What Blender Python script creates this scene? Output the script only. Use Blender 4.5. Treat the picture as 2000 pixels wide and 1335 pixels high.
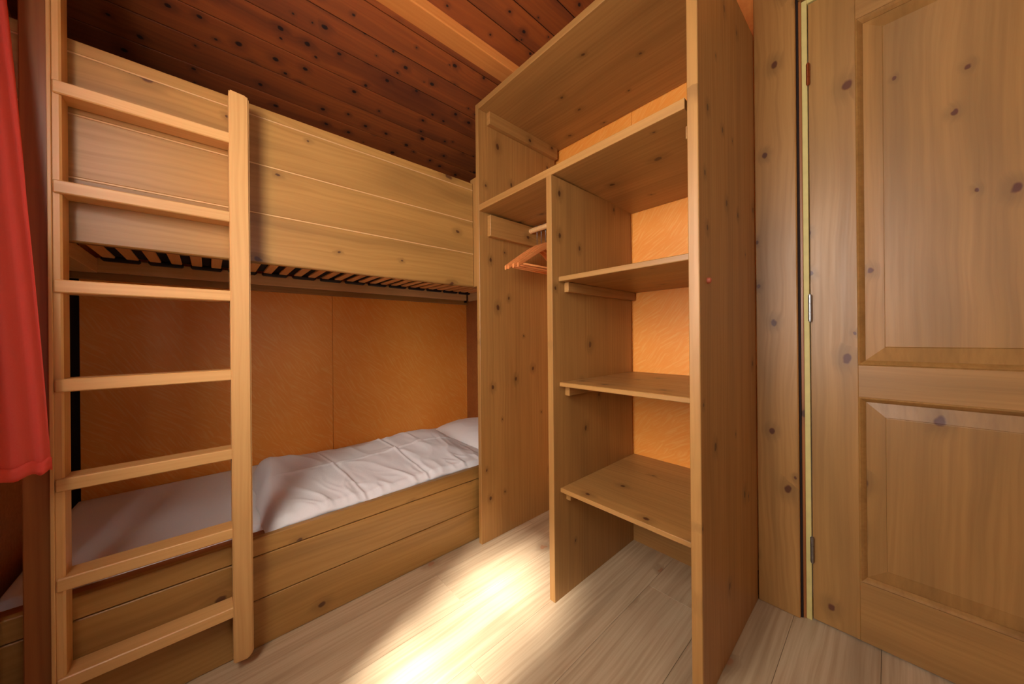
import bpy, bmesh, math, random
from mathutils import Vector, Matrix, noise
random.seed(7)
S = bpy.context.scene
for o in list(bpy.data.objects):
    bpy.data.objects.remove(o)
C = S.collection
PI = math.pi

# ------------------------------------------------------------------ camera
# world: X runs along the bunk beds, Y towards the wall behind them, Z up; metres
YAW, ROLL, PITCH = 0.8395884, -0.0093321, 0.0
F = Vector((math.cos(YAW), math.sin(YAW), 0.0))
RT = F.cross(Vector((0, 0, 1))); UP = Vector((0, 0, 1))
R2 = RT * math.cos(ROLL) + UP * math.sin(ROLL)
U2 = UP * math.cos(ROLL) - RT * math.sin(ROLL)
cam_d = bpy.data.cameras.new('camera'); cam = bpy.data.objects.new('camera', cam_d); C.objects.link(cam)
m = Matrix((R2, U2, -F)).transposed().to_4x4(); m.translation = Vector((0, 0, 1.0))
cam.matrix_world = m
cam_d.sensor_width = 36.0; cam_d.lens = 659.1 / 2000 * 36.0
cam_d.shift_y = -9.0 / 2000.0
cam_d.clip_start = 0.01; cam_d.clip_end = 100
S.camera = cam

# ------------------------------------------------------------------ light
w = bpy.data.worlds.new('daylight'); S.world = w; w.use_nodes = True
nt = w.node_tree; bg = nt.nodes['Background']
bg.inputs[0].default_value = (0.80, 0.88, 1.0, 1); bg.inputs[1].default_value = 2.0

def lamp(name, kind, loc, target, energy, color=(1, 1, 1), **kw):
    d = bpy.data.lights.new(name, kind); d.energy = energy; d.color = color
    for k, v in kw.items():
        setattr(d, k, v)
    o = bpy.data.objects.new(name, d); C.objects.link(o); o.location = loc
    o.rotation_euler = (Vector(target) - Vector(loc)).to_track_quat('-Z', 'Y').to_euler()
    return o
# window daylight (the sky in front of the window in the left wall)
WY0, WY1, WZ0, WZ1 = 0.10, 0.90, 0.86, 1.94
lamp('window_daylight', 'AREA', (-0.60, (WY0 + WY1) / 2, (WZ0 + WZ1) / 2), (1.2, 0.95, 0.72), 37,
     (1.0, 0.965, 0.91), shape='RECTANGLE', size=0.78, size_y=1.05)
lamp('low_sun', 'SUN', (-2, 0.4, 3), (-2 + 1.0, 0.4 + 0.31, 3 - 1.22), 20.0, (1.0, 0.95, 0.93), angle=math.radians(8))
# fill light entering by an added, unseen window in the wall behind the camera
VX0, VX1, VZ0, VZ1 = 0.05, 0.65, 1.0, 1.9
lamp('rear_fill', 'AREA', (0.35, -0.95, 1.45), (0.5, 2.2, 0.9), 1.0, (1.0, 0.96, 0.88), shape='RECTANGLE', size=0.6, size_y=0.9)
# unseen warm fill added to brighten the ceiling and upper wardrobe side
lamp('ceiling_fill', 'POINT', (0.62, -0.12, 2.40), (0, 0, 0), 3.6, (1.0, 0.80, 0.50), shadow_soft_size=0.12)

S.view_settings.view_transform = 'Standard'; S.view_settings.look = 'None'
S.view_settings.gamma = 1.0; S.view_settings.use_curve_mapping = False
S.view_settings.exposure = 0.14

# ------------------------------------------------------------------ materials
def srgb(r, g, b):
    f = lambda c: (c / 255 / 12.92) if c / 255 <= 0.04045 else ((c / 255 + 0.055) / 1.055) ** 2.4
    return (f(r), f(g), f(b), 1.0)

class NG:
    def __init__(self, mat):
        mat.use_nodes = True; self.t = mat.node_tree; self.n = self.t.nodes; self.l = self.t.links
        self.b = self.n['Principled BSDF']
    def node(self, typ, **kw):
        x = self.n.new(typ)
        for k, v in kw.items():
            setattr(x, k, v)
        return x
    def put(self, sock, v):
        if v is None: return
        if hasattr(v, 'is_linked') or isinstance(v, bpy.types.NodeSocket): self.l.new(v, sock)
        else: sock.default_value = v
    def math(self, op, a, b=None, c=None, clamp=False):
        x = self.node('ShaderNodeMath', operation=op); x.use_clamp = clamp
        self.put(x.inputs[0], a); self.put(x.inputs[1], b); self.put(x.inputs[2], c)
        return x.outputs[0]
    def mixc(self, f, a, b, mode='MIX'):
        x = self.node('ShaderNodeMix', data_type='RGBA', blend_type=mode)
        self.put(x.inputs[0], f); self.put(x.inputs[6], a); self.put(x.inputs[7], b)
        return x.outputs[2]
    def ramp(self, v, lo, hi):
        x = self.node('ShaderNodeMapRange', interpolation_type='SMOOTHSTEP')
        self.put(x.inputs[0], v); self.put(x.inputs[1], lo); self.put(x.inputs[2], hi)
        return x.outputs[0]
    def comb(self, x, y, z):
        c = self.node('ShaderNodeCombineXYZ'); self.put(c.inputs[0], x); self.put(c.inputs[1], y); self.put(c.inputs[2], z)
        return c.outputs[0]
    def noise(self, vec, scale, detail=3, rough=0.5, dist=0.0):
        x = self.node('ShaderNodeTexNoise'); self.put(x.inputs['Vector'], vec)
        x.inputs['Scale'].default_value = scale; x.inputs['Detail'].default_value = detail
        x.inputs['Roughness'].default_value = rough; x.inputs['Distortion'].default_value = dist
        return x.outputs['Fac']

def wood(name, light, mid, dark, knot, ks=6.0, kr=0.085, kn=0.45, streak=0.55, rings=0.4, rough=0.42, bump=0.12, tone=0.25, lw=1.0, wave=0.10, var=0.16):
    mat = bpy.data.materials.new(name); g = NG(mat)
    tc = g.node('ShaderNodeTexCoord'); oi = g.node('ShaderNodeObjectInfo')
    off = g.node('ShaderNodeVectorMath', operation='MULTIPLY_ADD')
    rv = g.comb(oi.outputs['Random'], g.math('FRACT', g.math('MULTIPLY', oi.outputs['Random'], 37.7)), g.math('FRACT', g.math('MULTIPLY', oi.outputs['Random'], 91.3)))
    g.l.new(rv, off.inputs[0]); off.inputs[1].default_value = (23, 19, 5); g.l.new(tc.outputs['Object'], off.inputs[2])
    sep = g.node('ShaderNodeSeparateXYZ'); g.l.new(off.outputs[0], sep.inputs[0]); x, y, z = sep.outputs
    # knots: 2-D cells on the board face
    wob = g.noise(off.outputs[0], 22.0, 3); wo2 = g.noise(off.outputs[0], 31.0, 2)
    kv = g.comb(g.math('MULTIPLY_ADD', g.math('SUBTRACT', wo2, 0.5), 0.10, g.math('MULTIPLY', x, ks * 0.72)), g.math('MULTIPLY_ADD', g.math('SUBTRACT', wob, 0.5), 0.10, g.math('MULTIPLY', y, ks)), 0.0)
    vo = g.node('ShaderNodeTexVoronoi', voronoi_dimensions='2D'); g.l.new(kv, vo.inputs['Vector']); vo.inputs['Scale'].default_value = 1.0
    d = vo.outputs['Distance']; cs = g.node('ShaderNodeSeparateColor'); g.l.new(vo.outputs['Color'], cs.inputs[0])
    present = g.math('GREATER_THAN', cs.outputs[0], 1.0 - kn)
    rad = g.math('MULTIPLY_ADD', cs.outputs[1], kr * 0.8, kr * 0.35)
    core = g.math('MULTIPLY', g.math('SUBTRACT', 1.0, g.ramp(d, g.math('MULTIPLY', rad, 0.55), rad)), present)
    halo = g.math('MULTIPLY', g.math('SUBTRACT', 1.0, g.ramp(d, rad, g.math('MULTIPLY', rad, 3.6))), present)
    # grain
    ns = g.noise(g.comb(g.math('MULTIPLY', x, 0.9), g.math('MULTIPLY', y, 3.0), g.math('MULTIPLY', z, 3.0)), 1.6, 3)
    gy = g.math('ADD', g.math('MULTIPLY_ADD', ns, wave, y), g.math('MULTIPLY', halo, 0.010))
    fine = g.noise(g.comb(g.math('MULTIPLY', x, 2.2), g.math('MULTIPLY', gy, 95), g.math('MULTIPLY', z, 95)), 1.0, 4, 0.6)
    broad = g.noise(g.comb(g.math('MULTIPLY', x, 0.8), g.math('MULTIPLY', gy, 13), g.math('MULTIPLY', z, 13)), 1.0, 3)
    ring = g.math('POWER', g.math('MULTIPLY_ADD', g.math('SINE', g.math('MULTIPLY_ADD', broad, 7.0, g.math('MULTIPLY', gy, 330.0 / lw))), 0.5, 0.5), 2.5)
    tn = g.noise(g.comb(g.math('MULTIPLY', x, 1.3), g.math('MULTIPLY', y, 4), 0.0), 1.0, 2)
    f1 = g.math('ADD', g.math('MULTIPLY', g.ramp(fine, 0.3, 0.75), streak), g.math('MULTIPLY', ring, rings * 0.5), clamp=True)
    col = g.mixc(f1, light, mid)
    col = g.mixc(g.math('MULTIPLY', g.ramp(broad, 0.42, 0.75), tone), col, dark)
    col = g.mixc(g.math('MULTIPLY', g.ramp(tn, 0.5, 0.8), tone), col, dark)
    col = g.mixc(g.math('MULTIPLY', halo, 0.38), col, dark)
    col = g.mixc(g.math('MULTIPLY', core, 0.9), col, knot)
    # slight piece-to-piece variation
    hv = g.node('ShaderNodeHueSaturation'); g.put(hv.inputs['Color'], col)
    g.put(hv.inputs['Value'], g.math('MULTIPLY_ADD', oi.outputs['Random'], var, 1.0 - var / 2))
    g.l.new(hv.outputs[0], g.b.inputs['Base Color'])
    g.put(g.b.inputs['Roughness'], g.math('MULTIPLY_ADD', fine, 0.2, rough - 0.1))
    bp = g.node('ShaderNodeBump'); bp.inputs['Strength'].default_value = bump; bp.inputs['Distance'].default_value = 0.002
    g.put(bp.inputs['Height'], g.math('SUBTRACT', fine, g.math('MULTIPLY', core, 0.5))); g.l.new(bp.outputs[0], g.b.inputs['Normal'])
    return mat

M = {}
M['pine'] = wood('honey_pine', srgb(176, 128, 68), srgb(152, 105, 51), srgb(102, 70, 34), srgb(76, 40, 22), ks=7, kr=0.075, kn=0.5, wave=0.05)
M['pine_bed'] = wood('bunk_pine', srgb(180, 134, 70), srgb(158, 112, 52), srgb(110, 76, 36), srgb(80, 44, 26), ks=6, kr=0.08, kn=0.4, tone=0.42)
M['pine_ladder'] = wood('ladder_pine', srgb(218, 170, 104), srgb(198, 146, 80), srgb(160, 110, 60), srgb(104, 62, 36), ks=9, kr=0.06, kn=0.2, tone=0.18, wave=0.04)
M['pine_red'] = wood('reddish_pine', srgb(166, 102, 50), srgb(142, 80, 36), srgb(104, 56, 28), srgb(66, 32, 18), ks=7, kr=0.08, kn=0.3, wave=0.05)
M['pine_door'] = wood('door_pine', srgb(170, 124, 66), srgb(146, 102, 50), srgb(106, 76, 38), srgb(84, 36, 20), ks=6.5, kr=0.085, kn=0.5, rings=0.3, tone=0.36, wave=0.07)
M['pine_casing'] = wood('casing_pine', srgb(180, 132, 72), srgb(156, 108, 54), srgb(106, 78, 42), srgb(80, 38, 22), ks=8, kr=0.11, kn=0.75, rings=0.4, tone=0.4, wave=0.08)
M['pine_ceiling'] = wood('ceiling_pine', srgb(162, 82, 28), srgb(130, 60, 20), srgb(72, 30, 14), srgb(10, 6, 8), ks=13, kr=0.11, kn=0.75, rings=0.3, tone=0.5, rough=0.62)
M['pine_beam'] = wood('beam_pine', srgb(248, 164, 84), srgb(236, 142, 62), srgb(196, 106, 44), srgb(60, 28, 16), ks=8, kr=0.06, kn=0.3, wave=0.05)
M['laminate'] = wood('pale_laminate', srgb(198, 174, 138), srgb(168, 140, 104), srgb(122, 96, 66), srgb(160, 112, 76), ks=2.6, kr=0.035, kn=0.6, streak=0.8, rings=0.0, rough=0.42, bump=0.1, tone=0.42, lw=1.6, wave=0.04, var=0.05)
M['pale_wood'] = wood('pale_pine', srgb(226, 182, 124), srgb(210, 160, 100), srgb(186, 134, 80), srgb(150, 90, 50), ks=7, kr=0.05, kn=0.1)
M['slat'] = wood('slat_birch', srgb(250, 190, 120), srgb(236, 168, 98), srgb(204, 136, 76), srgb(150, 90, 50), ks=5, kr=0.02, kn=0.05)
M['hanger'] = wood('hanger_wood', srgb(240, 156, 88), srgb(224, 130, 64), srgb(178, 90, 38), srgb(150, 80, 40), ks=5, kr=0.02, kn=0.0, rough=0.3)

def simple(name, col, rough=0.5, metal=0.0, nscale=0, namt=0.1, bump=0.0):
    mat = bpy.data.materials.new(name); g = NG(mat)
    g.b.inputs['Roughness'].default_value = rough; g.b.inputs['Metallic'].default_value = metal
    tc = g.node('ShaderNodeTexCoord')
    n = g.noise(tc.outputs['Object'], nscale or 20, 3)
    dk = tuple(c * (1 - namt) for c in col[:3]) + (1,)
    g.l.new(g.mixc(n, dk, col), g.b.inputs['Base Color'])
    if bump:
        bp = g.node('ShaderNodeBump'); bp.inputs['Strength'].default_value = bump; bp.inputs['Distance'].default_value = 0.002
        g.put(bp.inputs['Height'], n); g.l.new(bp.outputs[0], g.b.inputs['Normal'])
    return mat

def orange_panel():
    mat = bpy.data.materials.new('orange_washed_board'); g = NG(mat)
    tc = g.node('ShaderNodeTexCoord'); oi = g.node('ShaderNodeObjectInfo')
    off = g.node('ShaderNodeVectorMath', operation='ADD'); g.l.new(tc.outputs['Object'], off.inputs[0])
    g.l.new(g.comb(g.math('MULTIPLY', oi.outputs['Random'], 13), 0.0, 0.0), off.inputs[1])
    cells = g.noise(off.outputs[0], 9, 1)
    def strokes(ang, seed):
        mp = g.node('ShaderNodeMapping'); g.l.new(off.outputs[0], mp.inputs[0])
        mp.inputs['Rotation'].default_value = (0, 0, ang); mp.inputs['Location'].default_value = (seed, seed, 0)
        mp.vector_type = 'TEXTURE'; mp.inputs['Scale'].default_value = (1 / 10, 1 / 130, 1)
        return g.noise(mp.outputs[0], 1.0, 2, 0.6)
    s1, s2 = strokes(0.62, 3), strokes(1.05, 9)
    st = g.node('ShaderNodeMix'); g.put(st.inputs[0], g.ramp(cells, 0.45, 0.55)); g.put(st.inputs[2], s1); g.put(st.inputs[3], s2)
    st = g.ramp(st.outputs[0], 0.45, 0.68)
    big = g.noise(off.outputs[0], 3.0, 3)
    c = g.mixc(big, srgb(250, 168, 70), srgb(242, 146, 50))
    c = g.mixc(g.math('MULTIPLY', st, 0.32), c, srgb(255, 200, 116))
    g.l.new(c, g.b.inputs['Base Color']); g.b.inputs['Roughness'].default_value = 0.45
    bp = g.node('ShaderNodeBump'); bp.inputs['Strength'].default_value = 0.15; bp.inputs['Distance'].default_value = 0.001
    g.put(bp.inputs['Height'], st); g.l.new(bp.outputs[0], g.b.inputs['Normal'])
    return mat
M['orange'] = orange_panel()
M['black'] = simple('black_rubber', srgb(16, 18, 26), 0.5)
M['gap'] = simple('dark_backing', srgb(30, 14, 8), 0.9)
M['navy'] = simple('dark_mattress_cloth', srgb(12, 18, 34), 0.95, nscale=200)
M['steel'] = simple('brushed_steel', srgb(150, 148, 146), 0.4, 1.0, 60)
M['copper'] = simple('tarnished_brass', srgb(196, 120, 76), 0.35, 1.0, 60)
M['jamb'] = simple('unpainted_jamb', srgb(226, 206, 128), 0.6, 0, 30, 0.25, 0.4)
M['white_paint'] = simple('white_paint', srgb(230, 226, 214), 0.4)
M['peg'] = simple('red_brown_cap', srgb(176, 86, 56), 0.35)
M['linen'] = simple('white_cotton', srgb(250, 248, 244), 0.85, 0, 260, 0.06, 0.15)

def curtain_mat():
    mat = bpy.data.materials.new('red_curtain_cloth'); g = NG(mat)
    tc = g.node('ShaderNodeTexCoord'); n = g.noise(tc.outputs['Object'], 500, 2)
    col = g.mixc(n, srgb(255, 118, 98), srgb(255, 138, 116))
    g.l.new(col, g.b.inputs['Base Color']); g.b.inputs['Roughness'].default_value = 0.85
    tr = g.node('ShaderNodeBsdfTranslucent'); g.l.new(col, tr.inputs[0])
    mx = g.node('ShaderNodeMixShader'); mx.inputs[0].default_value = 0.62
    g.l.new(g.b.outputs[0], mx.inputs[1]); g.l.new(tr.outputs[0], mx.inputs[2])
    g.l.new(mx.outputs[0], g.n['Material Output'].inputs[0]); return mat
M['curtain'] = curtain_mat()
gm = bpy.data.materials.new('window_glass'); g = NG(gm)
# thin clear pane: lets light straight through, with a weak mirror reflection
tr = g.node('ShaderNodeBsdfTransparent'); gl = g.node('ShaderNodeBsdfGlossy'); gl.inputs['Roughness'].default_value = 0.02
mx = g.node('ShaderNodeMixShader'); mx.inputs[0].default_value = 0.04
g.l.new(tr.outputs[0], mx.inputs[1]); g.l.new(gl.outputs[0], mx.inputs[2])
g.l.new(mx.outputs[0], g.n['Material Output'].inputs[0]); M['glass'] = gm

# ------------------------------------------------------------------ builders
def tag(o, label=None, cat=None, group=None, kind=None):
    if label: o['label'] = label
    if cat: o['category'] = cat
    if group: o['group'] = group
    if kind: o['kind'] = kind
    return o

def empty(name, loc=(0, 0, 0), label=None, cat=None, group=None, kind=None):
    o = bpy.data.objects.new(name, None); C.objects.link(o); o.location = loc
    o.empty_display_size = 0.05
    return tag(o, label, cat, group, kind)

def link(name, me, mat, parent=None, mw=None, smooth=False):
    o = bpy.data.objects.new(name, me); C.objects.link(o)
    if mat and not me.materials: me.materials.append(mat)
    if smooth:
        for p in me.polygons: p.use_smooth = True
    mw = mw or Matrix()
    if parent:
        o.parent = parent
        chain = Matrix.Translation(world_loc(parent))
        if parent.type == 'MESH': chain = WM[parent.name]
        o.matrix_local = chain.inverted() @ mw
    else:
        o.matrix_local = mw
    WM[o.name] = mw.copy()
    return o
WM = {}
def world_loc(o):
    return WM[o.name].translation if o.name in WM else o.location

def box_bm(sx, sy, sz, bev=0.0):
    bm = bmesh.new(); bmesh.ops.create_cube(bm, size=1.0)
    bmesh.ops.scale(bm, vec=(sx, sy, sz), verts=bm.verts)
    if bev > 0:
        bmesh.ops.bevel(bm, geom=list(bm.edges), offset=min(bev, 0.45 * min(sx, sy, sz)), segments=1, affect='EDGES')
    return bm
def to_me(bm, name='mesh'):
    bmesh.ops.recalc_face_normals(bm, faces=bm.faces)
    me = bpy.data.meshes.new(name); bm.to_mesh(me); bm.free(); return me

AX = {'X': Vector((1, 0, 0)), 'Y': Vector((0, 1, 0)), 'Z': Vector((0, 0, 1))}
def board(name, mat, parent, x0, x1, y0, y1, z0, z1, long='X', thick='Z', bev=0.0015):
    """one board: local x runs along the grain, local z through the thickness"""
    ex = AX[long]; ez = AX[thick]; ey = ez.cross(ex)
    dims = {'X': x1 - x0, 'Y': y1 - y0, 'Z': z1 - z0}
    wide = [a for a in 'XYZ' if a not in (long, thick)][0]
    bm = box_bm(dims[long], dims[wide], dims[thick], bev)
    mw = Matrix((ex, ey, ez)).transposed().to_4x4()
    mw.translation = Vector(((x0 + x1) / 2, (y0 + y1) / 2, (z0 + z1) / 2))
    return link(name, to_me(bm, name), M[mat] if isinstance(mat, str) else mat, parent, mw)

def poly_mesh(verts, faces, name='mesh'):
    me = bpy.data.meshes.new(name); me.from_pydata([tuple(v) for v in verts], [], faces); me.validate()
    bm = bmesh.new(); bm.from_mesh(me); bmesh.ops.recalc_face_normals(bm, faces=bm.faces); bm.to_mesh(me); bm.free()
    return me

def tube_bm(bm, pts, r, n=10, closed=False):
    rings = []
    pts = [Vector(p) for p in pts]
    up = None
    for i, p in enumerate(pts):
        a = pts[max(i - 1, 0)]; b = pts[min(i + 1, len(pts) - 1)]; t = (b - a).normalized()
        if up is None: up = t.orthogonal().normalized()
        up = (up - t * up.dot(t)).normalized(); v = t.cross(up)
        rr = r[i] if isinstance(r, (list, tuple)) else r
        rings.append([bm.verts.new(p + (up * math.cos(2 * PI * k / n) + v * math.sin(2 * PI * k / n)) * rr) for k in range(n)])
    for A, B in zip(rings, rings[1:]):
        for k in range(n):
            bm.faces.new((A[k], A[(k + 1) % n], B[(k + 1) % n], B[k]))
    bm.faces.new(rings[0][::-1]); bm.faces.new(rings[-1])

# ================================================================== SETTING
XL, XR, YF, YB = -0.45, 1.558, -0.80, 2.262
CA, CB = 1.90, 0.4925                                   # ceiling: z = 1 + CA - CB*y
zc = lambda y: 1 + CA - CB * y

floor = empty('floor', (0, 0, 0), kind='structure')
board('underlay', 'gap', floor, XL - 0.1, XR + 0.1, YF - 0.1, YB + 0.1, -0.06, -0.010, bev=0)
pw = 0.21; row = 0; y = YF - 0.02
while y < YB:
    x = XL - 0.05 - random.random() * 1.6
    y1 = min(y + pw, YB + 0.02)
    while x < XR:
        L = 1.90
        a, b = max(x, XL - 0.05), min(x + L, XR + 0.05)
        if b > a + 0.01:
            board('plank', 'laminate', floor, a + 0.0003, b - 0.0003, y + 0.0004, y1 - 0.0004, -0.010, 0.0, 'X', 'Z', 0.0007)
        x += L
    y += pw; row += 1

ceiling = empty('ceiling', (0.5, 1.0, zc(1.0)), kind='structure')
sl = math.atan(CB); ey = Vector((0, math.cos(sl), -math.sin(sl))); ez = Vector((1, 0, 0)).cross(ey)
def slope_board(name, mat, x0, x1, ya, yb, off0, off1, bev):
    """board under the slope from horizontal y=ya to yb, between offsets below (-) / above (+) the ceiling plane"""
    A = Vector((0, ya, zc(ya))); B = Vector((0, yb, zc(yb))); W = (B - A).length
    bm = box_bm(x1 - x0, W, off1 - off0, bev)
    mw = Matrix((Vector((1, 0, 0)), ey, ez)).transposed().to_4x4()
    mw.translation = (A + B) / 2 + Vector(((x0 + x1) / 2, 0, 0)) + ez * ((off0 + off1) / 2)
    return link(name, to_me(bm, name), M[mat], ceiling, mw)
slope_board('backing', 'gap', XL - 0.1, XR + 0.1, YF - 0.1, YB + 0.1, 0.016, 0.07, 0)
st = 0.0901; k0 = 0.9361
k = math.floor((YF - k0) / st)
while k0 + k * st < YB + 0.02:
    ya = k0 + k * st
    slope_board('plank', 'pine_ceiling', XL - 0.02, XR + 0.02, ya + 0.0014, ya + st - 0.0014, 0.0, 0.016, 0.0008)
    k += 1
board('beam', 'pine_beam', ceiling, XL, XR, 1.190, 1.308, 2.271, 2.42, 'X', 'Z', 0.004)

def panel_x(name, mat, parent, x0, x1, ypoly):
    """slab between x0 and x1 with a (y,z) outline"""
    n = len(ypoly); v = [(x0, a, b) for a, b in ypoly] + [(x1, a, b) for a, b in ypoly]
    f = [tuple(range(n)), tuple(range(2 * n - 1, n - 1, -1))] + [(i, (i + 1) % n, n + (i + 1) % n, n + i) for i in range(n)]
    return link(name, poly_mesh(v, f, name), M[mat], parent)

# wall behind the bunks
wb = empty('wall_back', ((XL + XR) / 2, YB, 0), kind='structure')
board('backing', 'gap', wb, XL - 0.08, XR + 0.08, YB + 0.012, YB + 0.09, 0, zc(YB) + 0.02, bev=0)
board('panel', 'orange', wb, -0.405, 0.5585, YB, YB + 0.012, 0, zc(YB) + 0.01, 'X', 'Y', 0.0012)
board('panel', 'orange', wb, 0.5600, XR, YB, YB + 0.012, 0, zc(YB) + 0.01, 'X', 'Y', 0.0012)
board('batten', 'pine', wb, XL + 0.02, XR - 0.02, YB - 0.028, YB, 1.262, 1.315, 'X', 'Y', 0.002)

# wall with the door and the wardrobe
wr = empty('wall_right', (XR, 0.5, 0), kind='structure')
YD0, YD1 = -0.655, 0.206                                # door opening incl. frame
DT = 2.185
panel_x('backing', 'gap', wr, XR + 0.012, XR + 0.09, [(YD1 + 0.0, 0), (YB + 0.05, 0), (YB + 0.05, zc(YB + 0.05)), (YD1, zc(YD1))])
panel_x('backing', 'gap', wr, XR + 0.012, XR + 0.09, [(YF - 0.05, 0), (YD0, 0), (YD0, zc(YD0)), (YF - 0.05, zc(YF - .05))])
panel_x('backing', 'gap', wr, XR + 0.012, XR + 0.09, [(YD0, DT + 0.02), (YD1, DT + 0.02), (YD1, zc(YD1)), (YD0, zc(YD0))])
board('panel', 'orange', wr, XR, XR + 0.012, 0.84, 1.352, 0.10, 2.125, 'Z', 'X', 0.001)
board('panel', 'orange', wr, XR, XR + 0.012, 0.335, 0.839, 0.10, 2.125, 'Z', 'X', 0.001)
panel_x('panel', 'pine_beam', wr, XR, XR + 0.012, [(0.335, 2.127), (1.352, 2.127), (1.352, zc(1.352)), (0.335, zc(0.335))])
panel_x('panel', 'pine_beam', wr, XR, XR + 0.012, [(YD0, DT + 0.13), (YD1 + .01, DT + 0.13), (YD1 + .01, zc(YD1)), (YD0, zc(YD0))])
for a, b in ((YF, YD0 - 0.09),):
    panel_x('panel', 'pine_casing', wr, XR, XR + 0.012, [(a, 0), (b, 0), (b, zc(b)), (a, zc(a))])
# timber lining of the bunk end, upright boards
for a, b in ((1.354, 1.60), (1.602, 1.86), (1.862, 2.128), (2.131, 2.2615)):
    panel_x('board', 'pine_red', wr, 1.535 + (0.004 if b > 2.2 else 0), XR + 0.012, [(a, 0), (b, 0), (b, zc(b) - 0.002), (a, zc(a) - 0.002)])
board('baseboard', 'pine', wr, XR - 0.012, XR, 0.362, 1.316, 0.0, 0.13, 'Y', 'X', 0.001)

# broad knotty board between wardrobe and door, and the door frame
t1 = empty('trim_1', (1.542, 0.27, 0), kind='structure')
board('board', 'pine_casing', t1, 1.542, XR + 0.002, 0.2125, 0.334, 0.0, zc(0.33) - 0.01, 'Z', 'X', 0.003)
board('rebate', 'gap', t1, 1.556, 1.60, 0.2065, 0.2125, 0.0, DT + 0.1, 'Z', 'X', 0)
t2 = empty('trim_2', (XR, (YD0 + YD1) / 2, DT), kind='structure')
board('jamb_edge', 'pine_red', t2, 1.561, 1.60, 0.1985, 0.2065, 0.0, DT, 'Z', 'X', 0.001)
board('jamb', 'jamb', t2, 1.5635, 1.64, 0.1835, 0.1985, 0.0, 2.172, 'Z', 'Y', 0.0012)
board('jamb', 'jamb', t2, 1.5635, 1.64, YD0 - 0.0, YD0 + 0.015, 0.0, 2.172, 'Z', 'Y', 0.0012)
board('head_jamb', 'jamb', t2, 1.5635, 1.64, YD0 + 0.015, 0.1835, 2.157, 2.172, 'Y', 'Z', 0.0012)
board('head_casing', 'pine_casing', t2, 1.546, 1.60, YD0, 0.2065, 2.176, 2.315, 'Y', 'X', 0.003)
board('side_casing', 'pine_casing', t2, 1.546, 1.60, YD0 - 0.095, YD0 - 0.002, 0.0, 2.315, 'Z', 'X', 0.003)
board('threshold', 'pine_red', t2, 1.60, 1.68, YD0, YD1, -0.01, 0.004, 'Y', 'Z', 0.001)

# the door
dr = empty('door_1', (1.5695, 0.18, 0), kind='structure')
DX = 1.5695; D0, D1 = -0.636, 0.1812; DZ0, DZ1 = 0.006, 2.155
dx1 = DX + 0.038
sw = 0.1155                                             # stile width
L1, L0 = D1 - sw, D0 + sw
board('stile', 'pine_door', dr, DX, dx1, L1, D1, DZ0, DZ1, 'Z', 'X', 0.0012)
board('stile', 'pine_door', dr, DX, dx1, D0, L0, DZ0, DZ1, 'Z', 'X', 0.0012)
for z0, z1 in ((DZ0, 0.196), (0.7965, 0.899), (2.022, DZ1)):
    board('rail', 'pine_door', dr, DX, dx1, L0, L1, z0, z1, 'Y', 'X', 0.0008)
def moulding(z0, z1):
    """sloping moulding round a panel opening: four strips in one ring"""
    o = [(L0, z0), (L1, z0), (L1, z1), (L0, z1)]; wd = 0.016
    i = [(L0 + wd, z0 + wd), (L1 - wd, z0 + wd), (L1 - wd, z1 - wd), (L0 + wd, z1 - wd)]
    prof = [(0.0, 0.001), (0.25, -0.002), (0.6, 0.004), (1.0, 0.013), (1.0, 0.024), (0.0, 0.024)]
    v = []; f = []
    for (a, b), (c, d) in zip(o, i):
        for t, dp in prof: v.append((DX + dp, a + (c - a) * t, b + (d - b) * t))
    n = len(prof)
    for k in range(4):
        for j in range(n):
            f.append((k * n + j, k * n + (j + 1) % n, ((k + 1) % 4) * n + (j + 1) % n, ((k + 1) % 4) * n + j))
    return link('moulding', poly_mesh(v, f), M['pine_door'], dr)
def raised(z0, z1):
    """raised and fielded panel; grain upright"""
    wd = 0.0165; bv = 0.043
    a0, a1, b0, b1 = L0 + wd, L1 - wd, z0 + wd, z1 - wd
    cy, cz = (a0 + a1) / 2, (b0 + b1) / 2
    def ring(d, dep): return [(a0 + d, b0 + d, dep), (a1 - d, b0 + d, dep), (a1 - d, b1 - d, dep), (a0 + d, b1 - d, dep)]
    R = ring(-0.004, 0.016) + ring(bv - 0.001, 0.0055) + ring(bv, 0.003) + ring(bv + 0.002, 0.0025) + ring(-0.004, 0.026)
    # local frame: x up, y = world Y, z = world X
    mw = Matrix((Vector((0, 0, 1)), Vector((0, 1, 0)), Vector((-1, 0, 0)))).transposed().to_4x4(); mw.translation = Vector((DX, cy, cz))
    v = [(b - cz, a - cy, -d) for a, b, d in R]; f = []
    for r_ in range(3):
        for k in range(4): f.append((r_ * 4 + k, r_ * 4 + (k + 1) % 4, r_ * 4 + 4 + (k + 1) % 4, r_ * 4 + 4 + k))
    f.append((12, 13, 14, 15)); f.append((16, 17, 18, 19))
    for k in range(4): f.append((16 + k, 16 + (k + 1) % 4, (k + 1) % 4, k))
    return link('panel', poly_mesh(v, f), M['pine_door'], dr, mw)
for z0, z1 in ((0.196, 0.7965), (0.899, 2.022)):
    moulding(z0, z1); raised(z0, z1)
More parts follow.
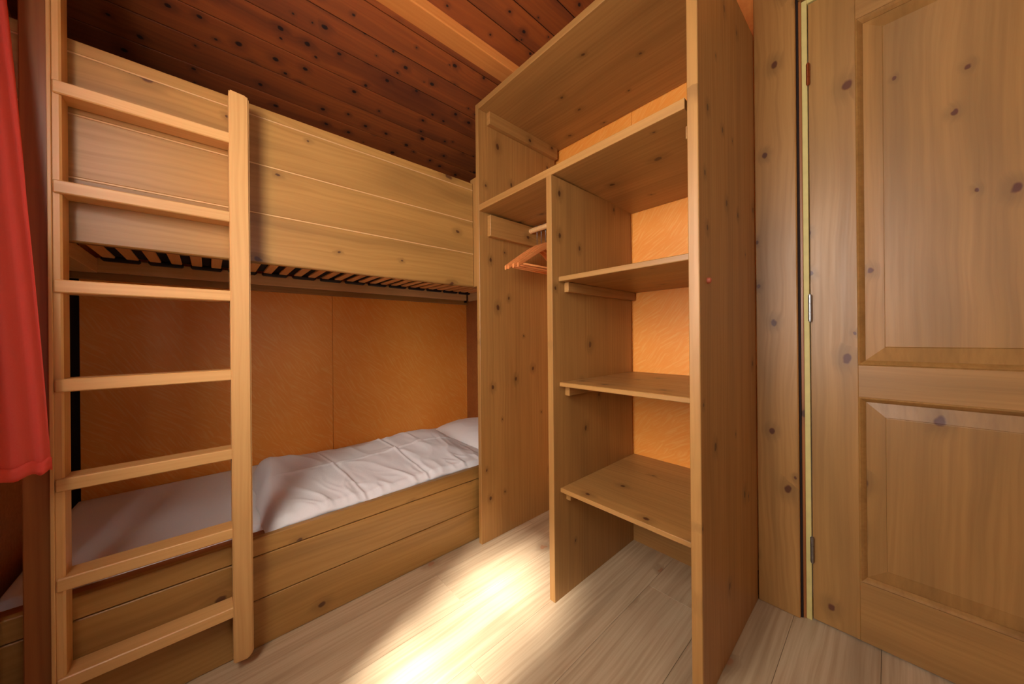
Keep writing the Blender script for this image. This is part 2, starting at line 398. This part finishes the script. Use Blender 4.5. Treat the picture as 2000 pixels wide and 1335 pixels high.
def hinge(z0, z1, mat, lab):
    bm = bmesh.new(); zs = [z0 + (z1 - z0) * k / 3 for k in range(4)]
    for a, b in zip(zs, zs[1:]): tube_bm(bm, [(1.560, 0.1815, a + 0.0008), (1.560, 0.1815, b - 0.0008)], 0.0052, 12)
    tube_bm(bm, [(1.560, 0.1815, z0 - 0.003), (1.560, 0.1815, z1 + 0.003)], 0.0036, 10)
    h = link('hinge', to_me(bm), M[mat], dr); h['label'] = lab
    board('leaf', mat, h, 1.561, 1.5700, 0.1818, 0.1828, z0, z1, 'Z', 'Y', 0)
hinge(1.047, 1.138, 'steel', 'steel hinge'); hinge(0.207, 0.293, 'steel', 'steel hinge'); hinge(1.872, 1.943, 'copper', 'copper-coloured hinge')
# lever handle on the far stile (outside the frame, on the lock side)
bm = bmesh.new(); tube_bm(bm, [(DX - 0.0, D0 + 0.055, 1.04), (DX - 0.045, D0 + 0.055, 1.04), (DX - 0.05, D0 + 0.075, 1.04), (DX - 0.05, D0 + 0.17, 1.04)], 0.008, 10)
link('handle', to_me(bm), M['steel'], dr, smooth=True)

# wall with the window (left) and the wall behind the camera
wl = empty('wall_left', (XL, 0.6, 0), kind='structure')
T = 0.10
panel_x('panel', 'pine_red', wl, XL - T, XL, [(WY1, 0), (YB + .05, 0), (YB + .05, zc(YB + .05)), (WY1, zc(WY1))])
panel_x('panel', 'pine_red', wl, XL - T, XL, [(YF - .05, 0), (WY0, 0), (WY0, zc(WY0)), (YF - .05, zc(YF - .05))])
panel_x('panel', 'pine_red', wl, XL - T, XL, [(WY0, 0), (WY1, 0), (WY1, WZ0), (WY0, WZ0)])
panel_x('panel', 'pine_red', wl, XL - T, XL, [(WY0, WZ1), (WY1, WZ1), (WY1, zc(WY1)), (WY0, zc(WY0))])
wn = empty('window_1', (XL - 0.05, (WY0 + WY1) / 2, WZ0), kind='structure')
for a, b, c, d in ((WY0, WY0 + 0.045, WZ0, WZ1), (WY1 - 0.045, WY1, WZ0, WZ1)):
    board('frame', 'white_paint', wn, XL - 0.075, XL - 0.02, a, b, c, d, 'Z', 'X', 0.003)
for c, d in ((WZ0, WZ0 + 0.045), (WZ1 - 0.045, WZ1)):
    board('frame', 'white_paint', wn, XL - 0.075, XL - 0.02, WY0 + 0.045, WY1 - 0.045, c, d, 'Y', 'X', 0.003)
my = (WY0 + WY1) / 2
board('sun_blocker', 'pine_red', wn, XL - 0.36, XL - 0.335, -0.35, 0.36, 0.80, 2.55, 'Z', 'X', 0.002)  # unseen board added outside to keep sun off the nearer floor
board('glazing_bar', 'white_paint', wn, XL - 0.07, XL - 0.025, WY0 + 0.045, WY1 - 0.045, 1.385, 1.425, 'Y', 'X', 0.003)
for a, b in ((WY0 + 0.045, my - 0.025), (my + 0.025, WY1 - 0.045)):
    board('pane', 'glass', wn, XL - 0.050, XL - 0.046, a, b, WZ0 + 0.045, WZ1 - 0.045, 'Z', 'X', 0)
board('sill', 'white_paint', wn, XL - 0.02, XL + 0.05, WY0 - 0.03, WY1 + 0.0, WZ0 - 0.025, WZ0, 'Y', 'Z', 0.004)
wf = empty('wall_front', ((XL + XR) / 2, YF, 0), kind='structure')
for a, b, c, d in ((XL - 0.1, VX0, 0, zc(YF)), (VX1, XR + 0.1, 0, zc(YF)), (VX0, VX1, 0, VZ0), (VX0, VX1, VZ1, zc(YF))):
    board('panel', 'pine_red', wf, a, b, YF - 0.08, YF, c, d, 'Z', 'Y', 0)
w2 = empty('added_window', ((VX0 + VX1) / 2, YF - 0.04, VZ0), kind='structure')  # unseen window made up to admit the rear fill
for a, b in ((VX0, VX0 + 0.04), (VX1 - 0.04, VX1)): board('frame', 'white_paint', w2, a, b, YF - 0.07, YF - 0.02, VZ0, VZ1, 'Z', 'Y', 0.003)
for c, d in ((VZ0, VZ0 + 0.04), (VZ1 - 0.04, VZ1)): board('frame', 'white_paint', w2, VX0 + 0.04, VX1 - 0.04, YF - 0.07, YF - 0.02, c, d, 'X', 'Y', 0.003)
board('pane', 'glass', w2, VX0 + 0.04, VX1 - 0.04, YF - 0.047, YF - 0.043, VZ0 + 0.04, VZ1 - 0.04, 'Z', 'Y', 0)

# ================================================================== BUNK BED
bed = empty('bunk_bed', (0.55, 1.80, 0), 'built-in pine bunk bed filling the alcove, with boarded guard and slatted upper base', 'bunk bed')
YG = 1.372                                              # front face of the boards
gz = [1.252, 1.4145, 1.5745, 1.7300, 1.7655]
for i, (a, b) in enumerate(zip(gz, gz[1:])):
    o = board('guard_board', 'pine_bed', bed, XL + 0.004, 0.980, YG + (0 if i < 3 else 0.0012), YG + 0.026, a, b - 0.0003, 'X', 'Y', 0.0036)
for z in gz[1:4]:                                       # highlight along each joint, put in as a pale strip
    board('highlight_strip', 'pale_wood', bed, XL + 0.006, 0.979, YG + 0.0006, YG + 0.012, z - 0.0022, z + 0.0022, 'X', 'Y', 0.0006)
board('corner_post', 'pine', bed, 0.981, 1.009, 1.344, 1.398, 1.252, 1.790, 'Z', 'Y', 0.002)
board('guard_board', 'pine_bed', bed, 1.010, 1.533, YG, YG + 0.026, 1.252, 1.7655, 'X', 'Y', 0.002)
# lower front
for a, b in ((0.0, 0.1528), (0.1545, 0.2950), (0.2970, 0.354)):
    board('front_board', 'pine_bed', bed, XL + 0.004, 1.533, YG, YG + 0.024, a + 0.001, b, 'X', 'Y', 0.0024)
board('shade_strip', 'pine_red', bed, XL + 0.004, 1.533, YG + 0.025, 1.462, 0.295, 0.337, 'X', 'Z', 0.001)  # board added to stand in for shade in the mattress gap
# full-height post beside the ladder
board('post', 'pine_red', bed, -0.3225, -0.2810, 1.328, 1.371, 0.0, zc(1.371) - 0.012, 'Z', 'Y', 0.002)
board('post', 'pine_red', bed, XL + 0.002, -0.365, 1.338, 1.371, 0.0, zc(1.371) - 0.012, 'Z', 'Y', 0.002)
# upper bed base
board('side_rail', 'pine_ladder', bed, -0.42, 1.530, YG + 0.027, YG + 0.047, 1.262, 1.340, 'X', 'Y', 0.002)
board('side_rail', 'pale_wood', bed, -0.40, 1.500, 2.200, 2.222, 1.290, 1.350, 'X', 'Y', 0.002)
board('end_rail', 'pale_wood', bed, -0.43, -0.345, YG + 0.048, 2.199, 1.285, 1.345, 'Y', 'X', 0.002)
board('end_rail', 'pale_wood', bed, 1.510, 1.532, YG + 0.048, 2.199, 1.285, 1.345, 'Y', 'X', 0.002)
smesh = to_me(box_bm(0.80, 0.036, 0.010, 0.002), 'slat'); hmesh = None
def holder_me():
    bm = box_bm(0.112, 0.034, 0.020, 0.006); return to_me(bm, 'slat_holder')
hmesh = holder_me()
exy = Matrix((Vector((0, 1, 0)), Vector((-1, 0, 0)), Vector((0, 0, 1)))).transposed().to_4x4()
pitch = 0.1352
for i in range(14):
    xc = -0.277 + i * pitch
    if xc > 1.49: break
    for s in (-0.5, 0.5):
        m = exy.copy(); m.translation = Vector((xc + s * pitch * 0.5, 1.80, 1.352)); link('slat', smesh, M['slat'], bed, m)
    for yy in (2.186, 1.432):
        m = Matrix.Translation((xc, yy, 1.345)); link('slat_holder', hmesh, M['black'], bed, m)
# base under the lower mattress and lower rear rail
board('base_board', 'pine', bed, XL + 0.004, 1.533, YG + 0.026, YB - 0.002, 0.13, 0.148, 'X', 'Z', 0.001)
board('corner_bracket', 'black', bed, 1.497, 1.509, 2.21, 2.2335, 1.275, 1.335, 'Z', 'Y', 0.001)
board('corner_bracket', 'black', bed, -0.437, -0.422, 2.205, 2.2335, 1.262, 1.335, 'Z', 'Y', 0.001)
board('back_post', 'pine_red', bed, XL + 0.002, -0.425, 2.10, 2.2335, 0.148, 1.27, 'Z', 'X', 0.002)

# ================================================================== LADDER
ld = empty('bunk_ladder', (-0.09, 1.34, 0), 'light pine ladder with seven rungs on the front of the bunk bed', 'ladder')
def poly_board_y(name, mat, parent, outline, y0, y1, bev):
    """upright board with (x,z) outline and the grain along z"""
    cx = sum(p[0] for p in outline) / len(outline); cz = sum(p[1] for p in outline) / len(outline); cy = (y0 + y1) / 2
    mw = Matrix((Vector((0, 0, 1)), Vector((1, 0, 0)), Vector((0, 1, 0)))).transposed().to_4x4(); mw.translation = Vector((cx, cy, cz))
    bm = bmesh.new(); h = (y1 - y0) / 2
    A = [bm.verts.new((z - cz, x - cx, -h)) for x, z in outline]; B = [bm.verts.new((z - cz, x - cx, h)) for x, z in outline]
    n = len(A); bm.faces.new(A); bm.faces.new(B[::-1])
    for i in range(n): bm.faces.new((A[i], B[i], B[(i + 1) % n], A[(i + 1) % n]))
    bmesh.ops.recalc_face_normals(bm, faces=bm.faces)
    bmesh.ops.bevel(bm, geom=list(bm.edges), offset=bev, segments=2, affect='EDGES')
    return link(name, to_me(bm, name), M[mat], parent, mw)
poly_board_y('stile', 'pine_ladder', ld, [(0.0475, 0.034), (0.082, 0.030), (0.0955, 0.044), (0.0955, 1.738), (0.089, 1.745), (0.0475, 1.748)], 1.3055, 1.3705, 0.0035)
board('stile', 'pine_ladder', ld, -0.2770, -0.2595, 1.3150, 1.3705, 0.0, zc(1.37) - 0.012, 'Z', 'Y', 0.0035)
board('edge_strip', 'pine_ladder', ld, -0.2800, -0.2735, 1.3095, 1.3150, 0.0, zc(1.37) - 0.012, 'Z', 'Y', 0.001)
for k in range(7):
    z = 1.604 - k * 0.2362
    board('rung', 'pine_ladder', ld, -0.2725, 0.0500, 1.3085, 1.3700, z - 0.0155, z + 0.0155, 'X', 'Y', 0.0025)

# ================================================================== WARDROBE
wd = empty('wardrobe', (1.26, 0.84, 0), 'open pine wardrobe without doors, with shelves and a hanging rail, against the orange wall', 'wardrobe')
XW = 0.9737; XK = XR - 0.003
board('side_panel', 'pine', wd, XW, 1.533, 1.3156, 1.3391, 0.0, 2.1322, 'Z', 'Y', 0.0012)
rp = board('side_panel', 'pine', wd, XW, 1.541, 0.3350, 0.3630, 0.0, 2.1322, 'Z', 'Y', 0.0018)
board('divider', 'pine', wd, 0.9600, XR - 0.012, 0.8415, 0.8680, 0.0, 1.6105, 'Z', 'Y', 0.0012)
board('top_panel', 'pine', wd, XW, XK, 0.3630, 1.3156, 2.1040, 2.1322, 'Y', 'Z', 0.0015)
# long shelf, a little warped: its right front corner stands higher
ls = board('long_shelf', 'pine', wd, XW, XK, 0.3690, 1.3150, 1.6125, 1.6420, 'Y', 'Z', 0.0012)
inv = WM[ls.name].inverted()
for v in ls.data.vertices:
    p = WM[ls.name] @ v.co
    tx = (p.x - XW) / (XK - XW); ty = (1.315 - p.y) / 0.946
    p.z += (0.011 * ty) * (1 - tx) + tx * (-0.011 + 0.002 * ty); v.co = inv @ p
for zt, zb, nm in ((1.2301, 1.2115, 'shelf'), (0.8268, 0.8108, 'shelf'), (0.4231, 0.4068, 'shelf')):
    board(nm, 'pine', wd, 0.9955, XK, 0.3635, 0.8410, zb, zt, 'Y' if zt < 0.5 else 'Y', 'Z', 0.0018)
    board('batten', 'pine', wd, 1.030, 1.545, 0.8205, 0.8412, zb - 0.0385, zb - 0.0005, 'X', 'Y', 0.0015)
    board('batten', 'pine', wd, 1.030, 1.539, 0.3632, 0.3840, zb - 0.0385, zb - 0.0005, 'X', 'Y', 0.0015)
board('batten', 'pine', wd, 1.024, 1.530, 1.2900, 1.3154, 1.4955, 1.5990, 'X', 'Y', 0.0015)
board('batten', 'pine', wd, 1.024, 1.530, 1.2900, 1.3154, 2.0420, 2.1035, 'X', 'Y', 0.0015)
board('batten', 'pine', wd, 1.024, 1.530, 0.3632, 0.3860, 1.565, 1.6020, 'X', 'Y', 0.0015)
bm = bmesh.new(); tube_bm(bm, [(1.300, 0.868, 1.573), (1.300, 1.2905, 1.573)], 0.0135, 20)
link('hanging_rail', to_me(bm), M['pale_wood'], wd, smooth=False)
# screw cap on the outside of the right panel
bm = bmesh.new()
tube_bm(bm, [(1.034, 0.3352, 1.153), (1.034, 0.331, 1.153), (1.034, 0.3265, 1.153), (1.034, 0.3245, 1.153)], [0.0085, 0.0085, 0.007, 0.003], 16)
cp = link('screw_cap', to_me(bm), M['peg'], wd); cp['label'] = 'round red-brown cap'

# ================================================================== HANGERS
def hanger_meshes():
    bm = bmesh.new(); N = 24; rows = []
    W = 0.225; TH = 0.006
    for i in range(N + 1):                              # curved shoulder arms, flat wood
        t = -1 + 2 * i / N; x = t * W
        z = -0.135 * abs(t) ** 1.15 + 0.004
        h = 0.0155 * (1 - 0.35 * abs(t))
        yb = 0.010 * (abs(t) ** 2) - 0.004
        row = [bm.verts.new((x, yb + a * TH, z + b * h)) for a, b in ((-1, -0.7), (-0.7, -1), (0.7, -1), (1, -0.7), (1, 0.7), (0.7, 1), (-0.7, 1), (-1, 0.7))]
        rows.append(row)
    for A, B in zip(rows, rows[1:]):
        for k in range(8): bm.faces.new((A[k], A[(k + 1) % 8], B[(k + 1) % 8], B[k]))
    bm.faces.new(rows[0][::-1]); bm.faces.new(rows[-1])
    arms = to_me(bm, 'shoulder_arms')
    bm = bmesh.new(); tube_bm(bm, [(-0.205, 0.004, -0.122), (0.205, 0.004, -0.122)], 0.0045, 10); bar = to_me(bm, 'trouser_bar')
    bm = bmesh.new(); pts = [(0, -0.004, 0.010), (0, -0.004, 0.080)]
    for i in range(15):
        a = -PI / 2 - 0.2 + i / 14 * (PI * 1.30) ; pts.append((0.0165 * math.cos(a) * 1.0, -0.004, 0.1030 + 0.0165 * math.sin(a)))
    tube_bm(bm, pts, 0.0016, 8); hook = to_me(bm, 'hook')
    return arms, bar, hook
arms, bar, hook = hanger_meshes()
hl = ['wooden coat hanger nearest the left panel of the wardrobe', 'wooden coat hanger second from the left on the wardrobe rail',
      'wooden coat hanger third from the left on the wardrobe rail', 'wooden coat hanger furthest right, mostly hidden behind the divider']
for i, (yy, rz, dx) in enumerate(((1.246, 0.05, 0), (1.216, 0.0, 0.0), (1.186, 0.03, 0), (1.140, -0.03, 0.0))):
    h = empty('coat_hanger', (1.300 + dx, yy, 1.4705), hl[i], 'hanger', 'wooden hangers on the wardrobe rail'); h.rotation_euler = (0, 0, rz)
    for nm, me, mt in (('shoulder_arms', arms, 'hanger'), ('trouser_bar', bar, 'hanger'), ('hook', hook, 'steel')):
        o = bpy.data.objects.new(nm, me); C.objects.link(o); o.parent = h
        if not me.materials: me.materials.append(M[mt])
        for p in me.polygons: p.use_smooth = nm != 'shoulder_arms'

# ================================================================== BEDDING
def smooth01(t): t = max(0.0, min(1.0, t)); return t * t * (3 - 2 * t)
def height_solid(name, x0, x1, y0, y1, nx, ny, top, bottom, mat, parent=None, warp=None):
    v = []; f = []
    for j in range(ny + 1):
        for i in range(nx + 1):
            x = x0 + (x1 - x0) * i / nx; y = y0 + (y1 - y0) * j / ny
            wx, wy = warp(x, y) if warp else (x, y)
            v.append((wx, wy, top(x, y)))
    nb = len(v); w_ = nx + 1
    ring = [i for i in range(nx + 1)] + [j * w_ + nx for j in range(1, ny + 1)] + [ny * w_ + i for i in range(nx - 1, -1, -1)] + [j * w_ for j in range(ny - 1, 0, -1)]
    for j in range(ny):
        for i in range(nx):
            a = j * w_ + i; f.append((a, a + 1, a + w_ + 1, a + w_))
    for r_ in ring: v.append((v[r_][0], v[r_][1], bottom))
    n = len(ring)
    for i in range(n): f.append((ring[i], nb + i, nb + (i + 1) % n, ring[(i + 1) % n]))
    f.append(tuple(nb + i for i in range(n)))
    me = poly_mesh(v, f, name); return link(name, me, M[mat], parent, smooth=True)

def nz(x, y, s, seed=0.0): return noise.noise(Vector((x * s, y * s, seed)))
def ridge(x, y, s, seed, ax=1.0, ay=1.0): return 1 - abs(noise.noise(Vector((x * s * ax, y * s * ay, seed)))) * 2

# lower mattress in a white fitted sheet
def mtop(x, y):
    e = min(x + 0.435, 1.528 - x, y - 1.472, 2.248 - y); e = smooth01(e / 0.03)
    z = 0.290 + 0.052 * e
    z += 0.004 * nz(x, y, 3.0, 2) + 0.0016 * max(0, ridge(x, y, 5, 4, 1.0, 0.5) - 0.6)
    return z
ms = height_solid('mattress', -0.435, 1.528, 1.472, 2.248, 120, 54, mtop, 0.149, 'linen')
tag(ms, 'mattress with a white fitted sheet lying in the lower bunk', 'mattress')
# upper mattress seen only through the slats
um = board('mattress', 'navy', None, -0.33, 1.50, YG + 0.05, 2.197, 1.3575, 1.47, 'X', 'Z', 0.01)
tag(um, 'dark mattress of the upper bunk seen through its slats', 'mattress')

crest = [(0.10, 0.455), (0.176, 0.462), (0.20, 0.468), (0.26, 0.458), (0.386, 0.442), (0.575, 0.438), (0.738, 0.447), (0.87, 0.452), (0.955, 0.446), (1.03, 0.43), (1.09, 0.395), (1.14, 0.365), (1.6, 0.36)]
def lerp(tab, x):
    if x <= tab[0][0]: return tab[0][1]
    for (a, p), (b, q) in zip(tab, tab[1:]):
        if x <= b: return p + (q - p) * (x - a) / (b - a)
    return tab[-1][1]
DX0, DX1, DY0, DY1 = 0.135, 1.17, 1.404, 2.06
def dtop(x, y):
    base = 0.350
    u = x - DX0 - 0.02 * nz(0, y, 6, 1)
    c = lerp(crest, x + 0.10 * (1.85 - y))
    # profile across the bed: low at the front rail, crest near 1.85, falls away behind
    if y < 1.85: t = smooth01((y - (DY0 - 0.10)) / (1.85 - DY0 + 0.10)); z = 0.368 + (c - 0.368) * t
    else: t = smooth01((DY1 - y) / (DY1 - 1.85)); z = 0.352 + (c - 0.352) * (t ** 0.6)
    # soft ends
    e = min(1.0, max(0.0, u) / 0.05); z = 0.349 + (z - 0.349) * (math.sin(e * PI / 2) ** 0.8)
    e2 = min(1.0, max(0.0, DX1 - x) / 0.10); z = 0.349 + (z - 0.349) * math.sin(e2 * PI / 2)
    e3 = min(1.0, max(0.0, y - DY0) / 0.03); z = z - 0.022 * (1 - math.sin(e3 * PI / 2))
    # lumps and wrinkles
    k = min(1.0, max(0, u) / 0.08) * min(1, (DX1 - x) / 0.1 + 0.2)
    z += k * (0.014 * nz(x, y, 4, 7) + 0.004 * nz(x, y, 10, 3))
    r = max(0.0, ridge(x + 0.3 * y, y, 6.5, 11, 1.25, 0.55) - 0.62) / 0.38
    z += k * 0.006 * r ** 1.3
    fr = smooth01((1.66 - y) / 0.2)                     # small puckers by the rail
    z += k * fr * 0.006 * max(0.0, ridge(x + 0.5 * y, y, 15, 21, 1.2, 0.45) - 0.45)
    for c0, sl_ in ((0.43, -0.18), (0.72, -0.10)):      # pressed-in creases of the folded cover
        d = x - (c0 + sl_ * (y - 1.6)); z += k * 0.0045 * math.exp(-(d / 0.006) ** 2) - k * 0.004 * math.exp(-((d - 0.014) / 0.012) ** 2)
    d = y - 1.70 - 0.05 * (x - 0.6); z += k * 0.004 * math.exp(-(d / 0.006) ** 2)
    return z
def dwarp(x, y):
    return x + 0.022 * nz(0.0, y, 7, 5) * max(0, 1 - (x - DX0) / 0.15), y
du = height_solid('duvet', DX0, DX1, DY0, DY1, 230, 150, dtop, 0.347, 'linen', warp=dwarp)
tag(du, 'crumpled white folded duvet lying on the lower bunk', 'duvet')
def ptop(x, y):
    u = (x - 1.350) / 0.178; v = (y - 1.84) / 0.30
    e = max(0.0, 1 - abs(u) ** 3.0) * max(0.0, 1 - abs(v) ** 3.0)
    return 0.350 + 0.085 * e ** 0.55 + 0.006 * nz(x, y, 9, 13) * (e > 0.02) + 0.004 * max(0, ridge(x, y, 12, 17, 1, .6) - 0.6)
pl = height_solid('pillow', 1.172, 1.53, 1.54, 2.14, 60, 80, ptop, 0.346, 'linen')
tag(pl, 'white pillow at the wardrobe end of the lower bunk', 'pillow')

# ================================================================== CURTAIN
cu = empty('curtain', (-0.33, 1.10, 0.7), 'bright red cloth curtain hanging at the left beside the bunk ladder', 'curtain')
ctl = [(-0.415, 0.80), (-0.375, 0.87), (-0.405, 0.945), (-0.360, 0.985), (-0.395, 1.03), (-0.350, 1.075), (-0.352, 1.12), (-0.318, 1.165), (-0.322, 1.20), (-0.288, 1.232), (-0.2660, 1.250)]
def catmull(P, n):
    out = []
    for i in range(len(P) - 1):
        p0 = P[max(i - 1, 0)]; p1 = P[i]; p2 = P[i + 1]; p3 = P[min(i + 2, len(P) - 1)]
        for k in range(n):
            t = k / n
            out.append(tuple(0.5 * ((2 * p1[a]) + (-p0[a] + p2[a]) * t + (2 * p0[a] - 5 * p1[a] + 4 * p2[a] - p3[a]) * t * t + (-p0[a] + 3 * p1[a] - 3 * p2[a] + p3[a]) * t ** 3) for a in range(2)))
    out.append(P[-1]); return out
path = catmull(ctl, 8); v = []; f = []
ZB, ZT, NZ = 0.713, 2.06, 40
for j in range(NZ + 1):
    t = j / NZ; z = ZB + (ZT - ZB) * t
    zz = z - ZB
    pull = 0.052 * min(1.0, zz / 1.02) ** 1.25         # the cloth spreads towards the hem
    for i, (x, y_) in enumerate(path):
        s = i / (len(path) - 1)
        v.append((x - pull * s, y_ + 0.004 * math.sin(z * 5 + i), z + (0.004 * math.sin(i * 0.9) if j == 0 else 0)))
n = len(path)
for j in range(NZ):
    for i in range(n - 1): a = j * n + i; f.append((a, a + 1, a + n + 1, a + n))
cl = link('cloth', poly_mesh(v, f), M['curtain'], cu, smooth=True)
sm = cl.modifiers.new('thick', 'SOLIDIFY'); sm.thickness = 0.0012
# hem: a doubled band along the bottom, standing slightly proud
hv = []; hf = []
for j in range(4):
    z = ZB - 0.001 + 0.028 * j / 3
    for i, (x, y_) in enumerate(path):
        s = i / (len(path) - 1); dx = 0.0018; pull = 0.052 * min(1.0, max(0, z - ZB) / 1.02) ** 1.25
        hv.append((x - pull * s + dx, y_ + 0.004 * math.sin(z * 5 + i) - dx, z + (0.004 * math.sin(i * 0.9))))
for j in range(3):
    for i in range(n - 1): a = j * n + i; hf.append((a, a + 1, a + n + 1, a + n))
hm = link('hem', poly_mesh(hv, hf), M['curtain'], cu, smooth=True)
sm = hm.modifiers.new('thick', 'SOLIDIFY'); sm.thickness = 0.0012
bm = bmesh.new(); tube_bm(bm, [(-0.385, -0.20, 2.07), (-0.385, 1.27, 2.07)], 0.010, 12)
for yy in (-0.14, 1.22): tube_bm(bm, [(-0.385, yy, 2.07), (XL, yy, 2.07)], 0.007, 8)
link('curtain_rod', to_me(bm), M['steel'], cu)
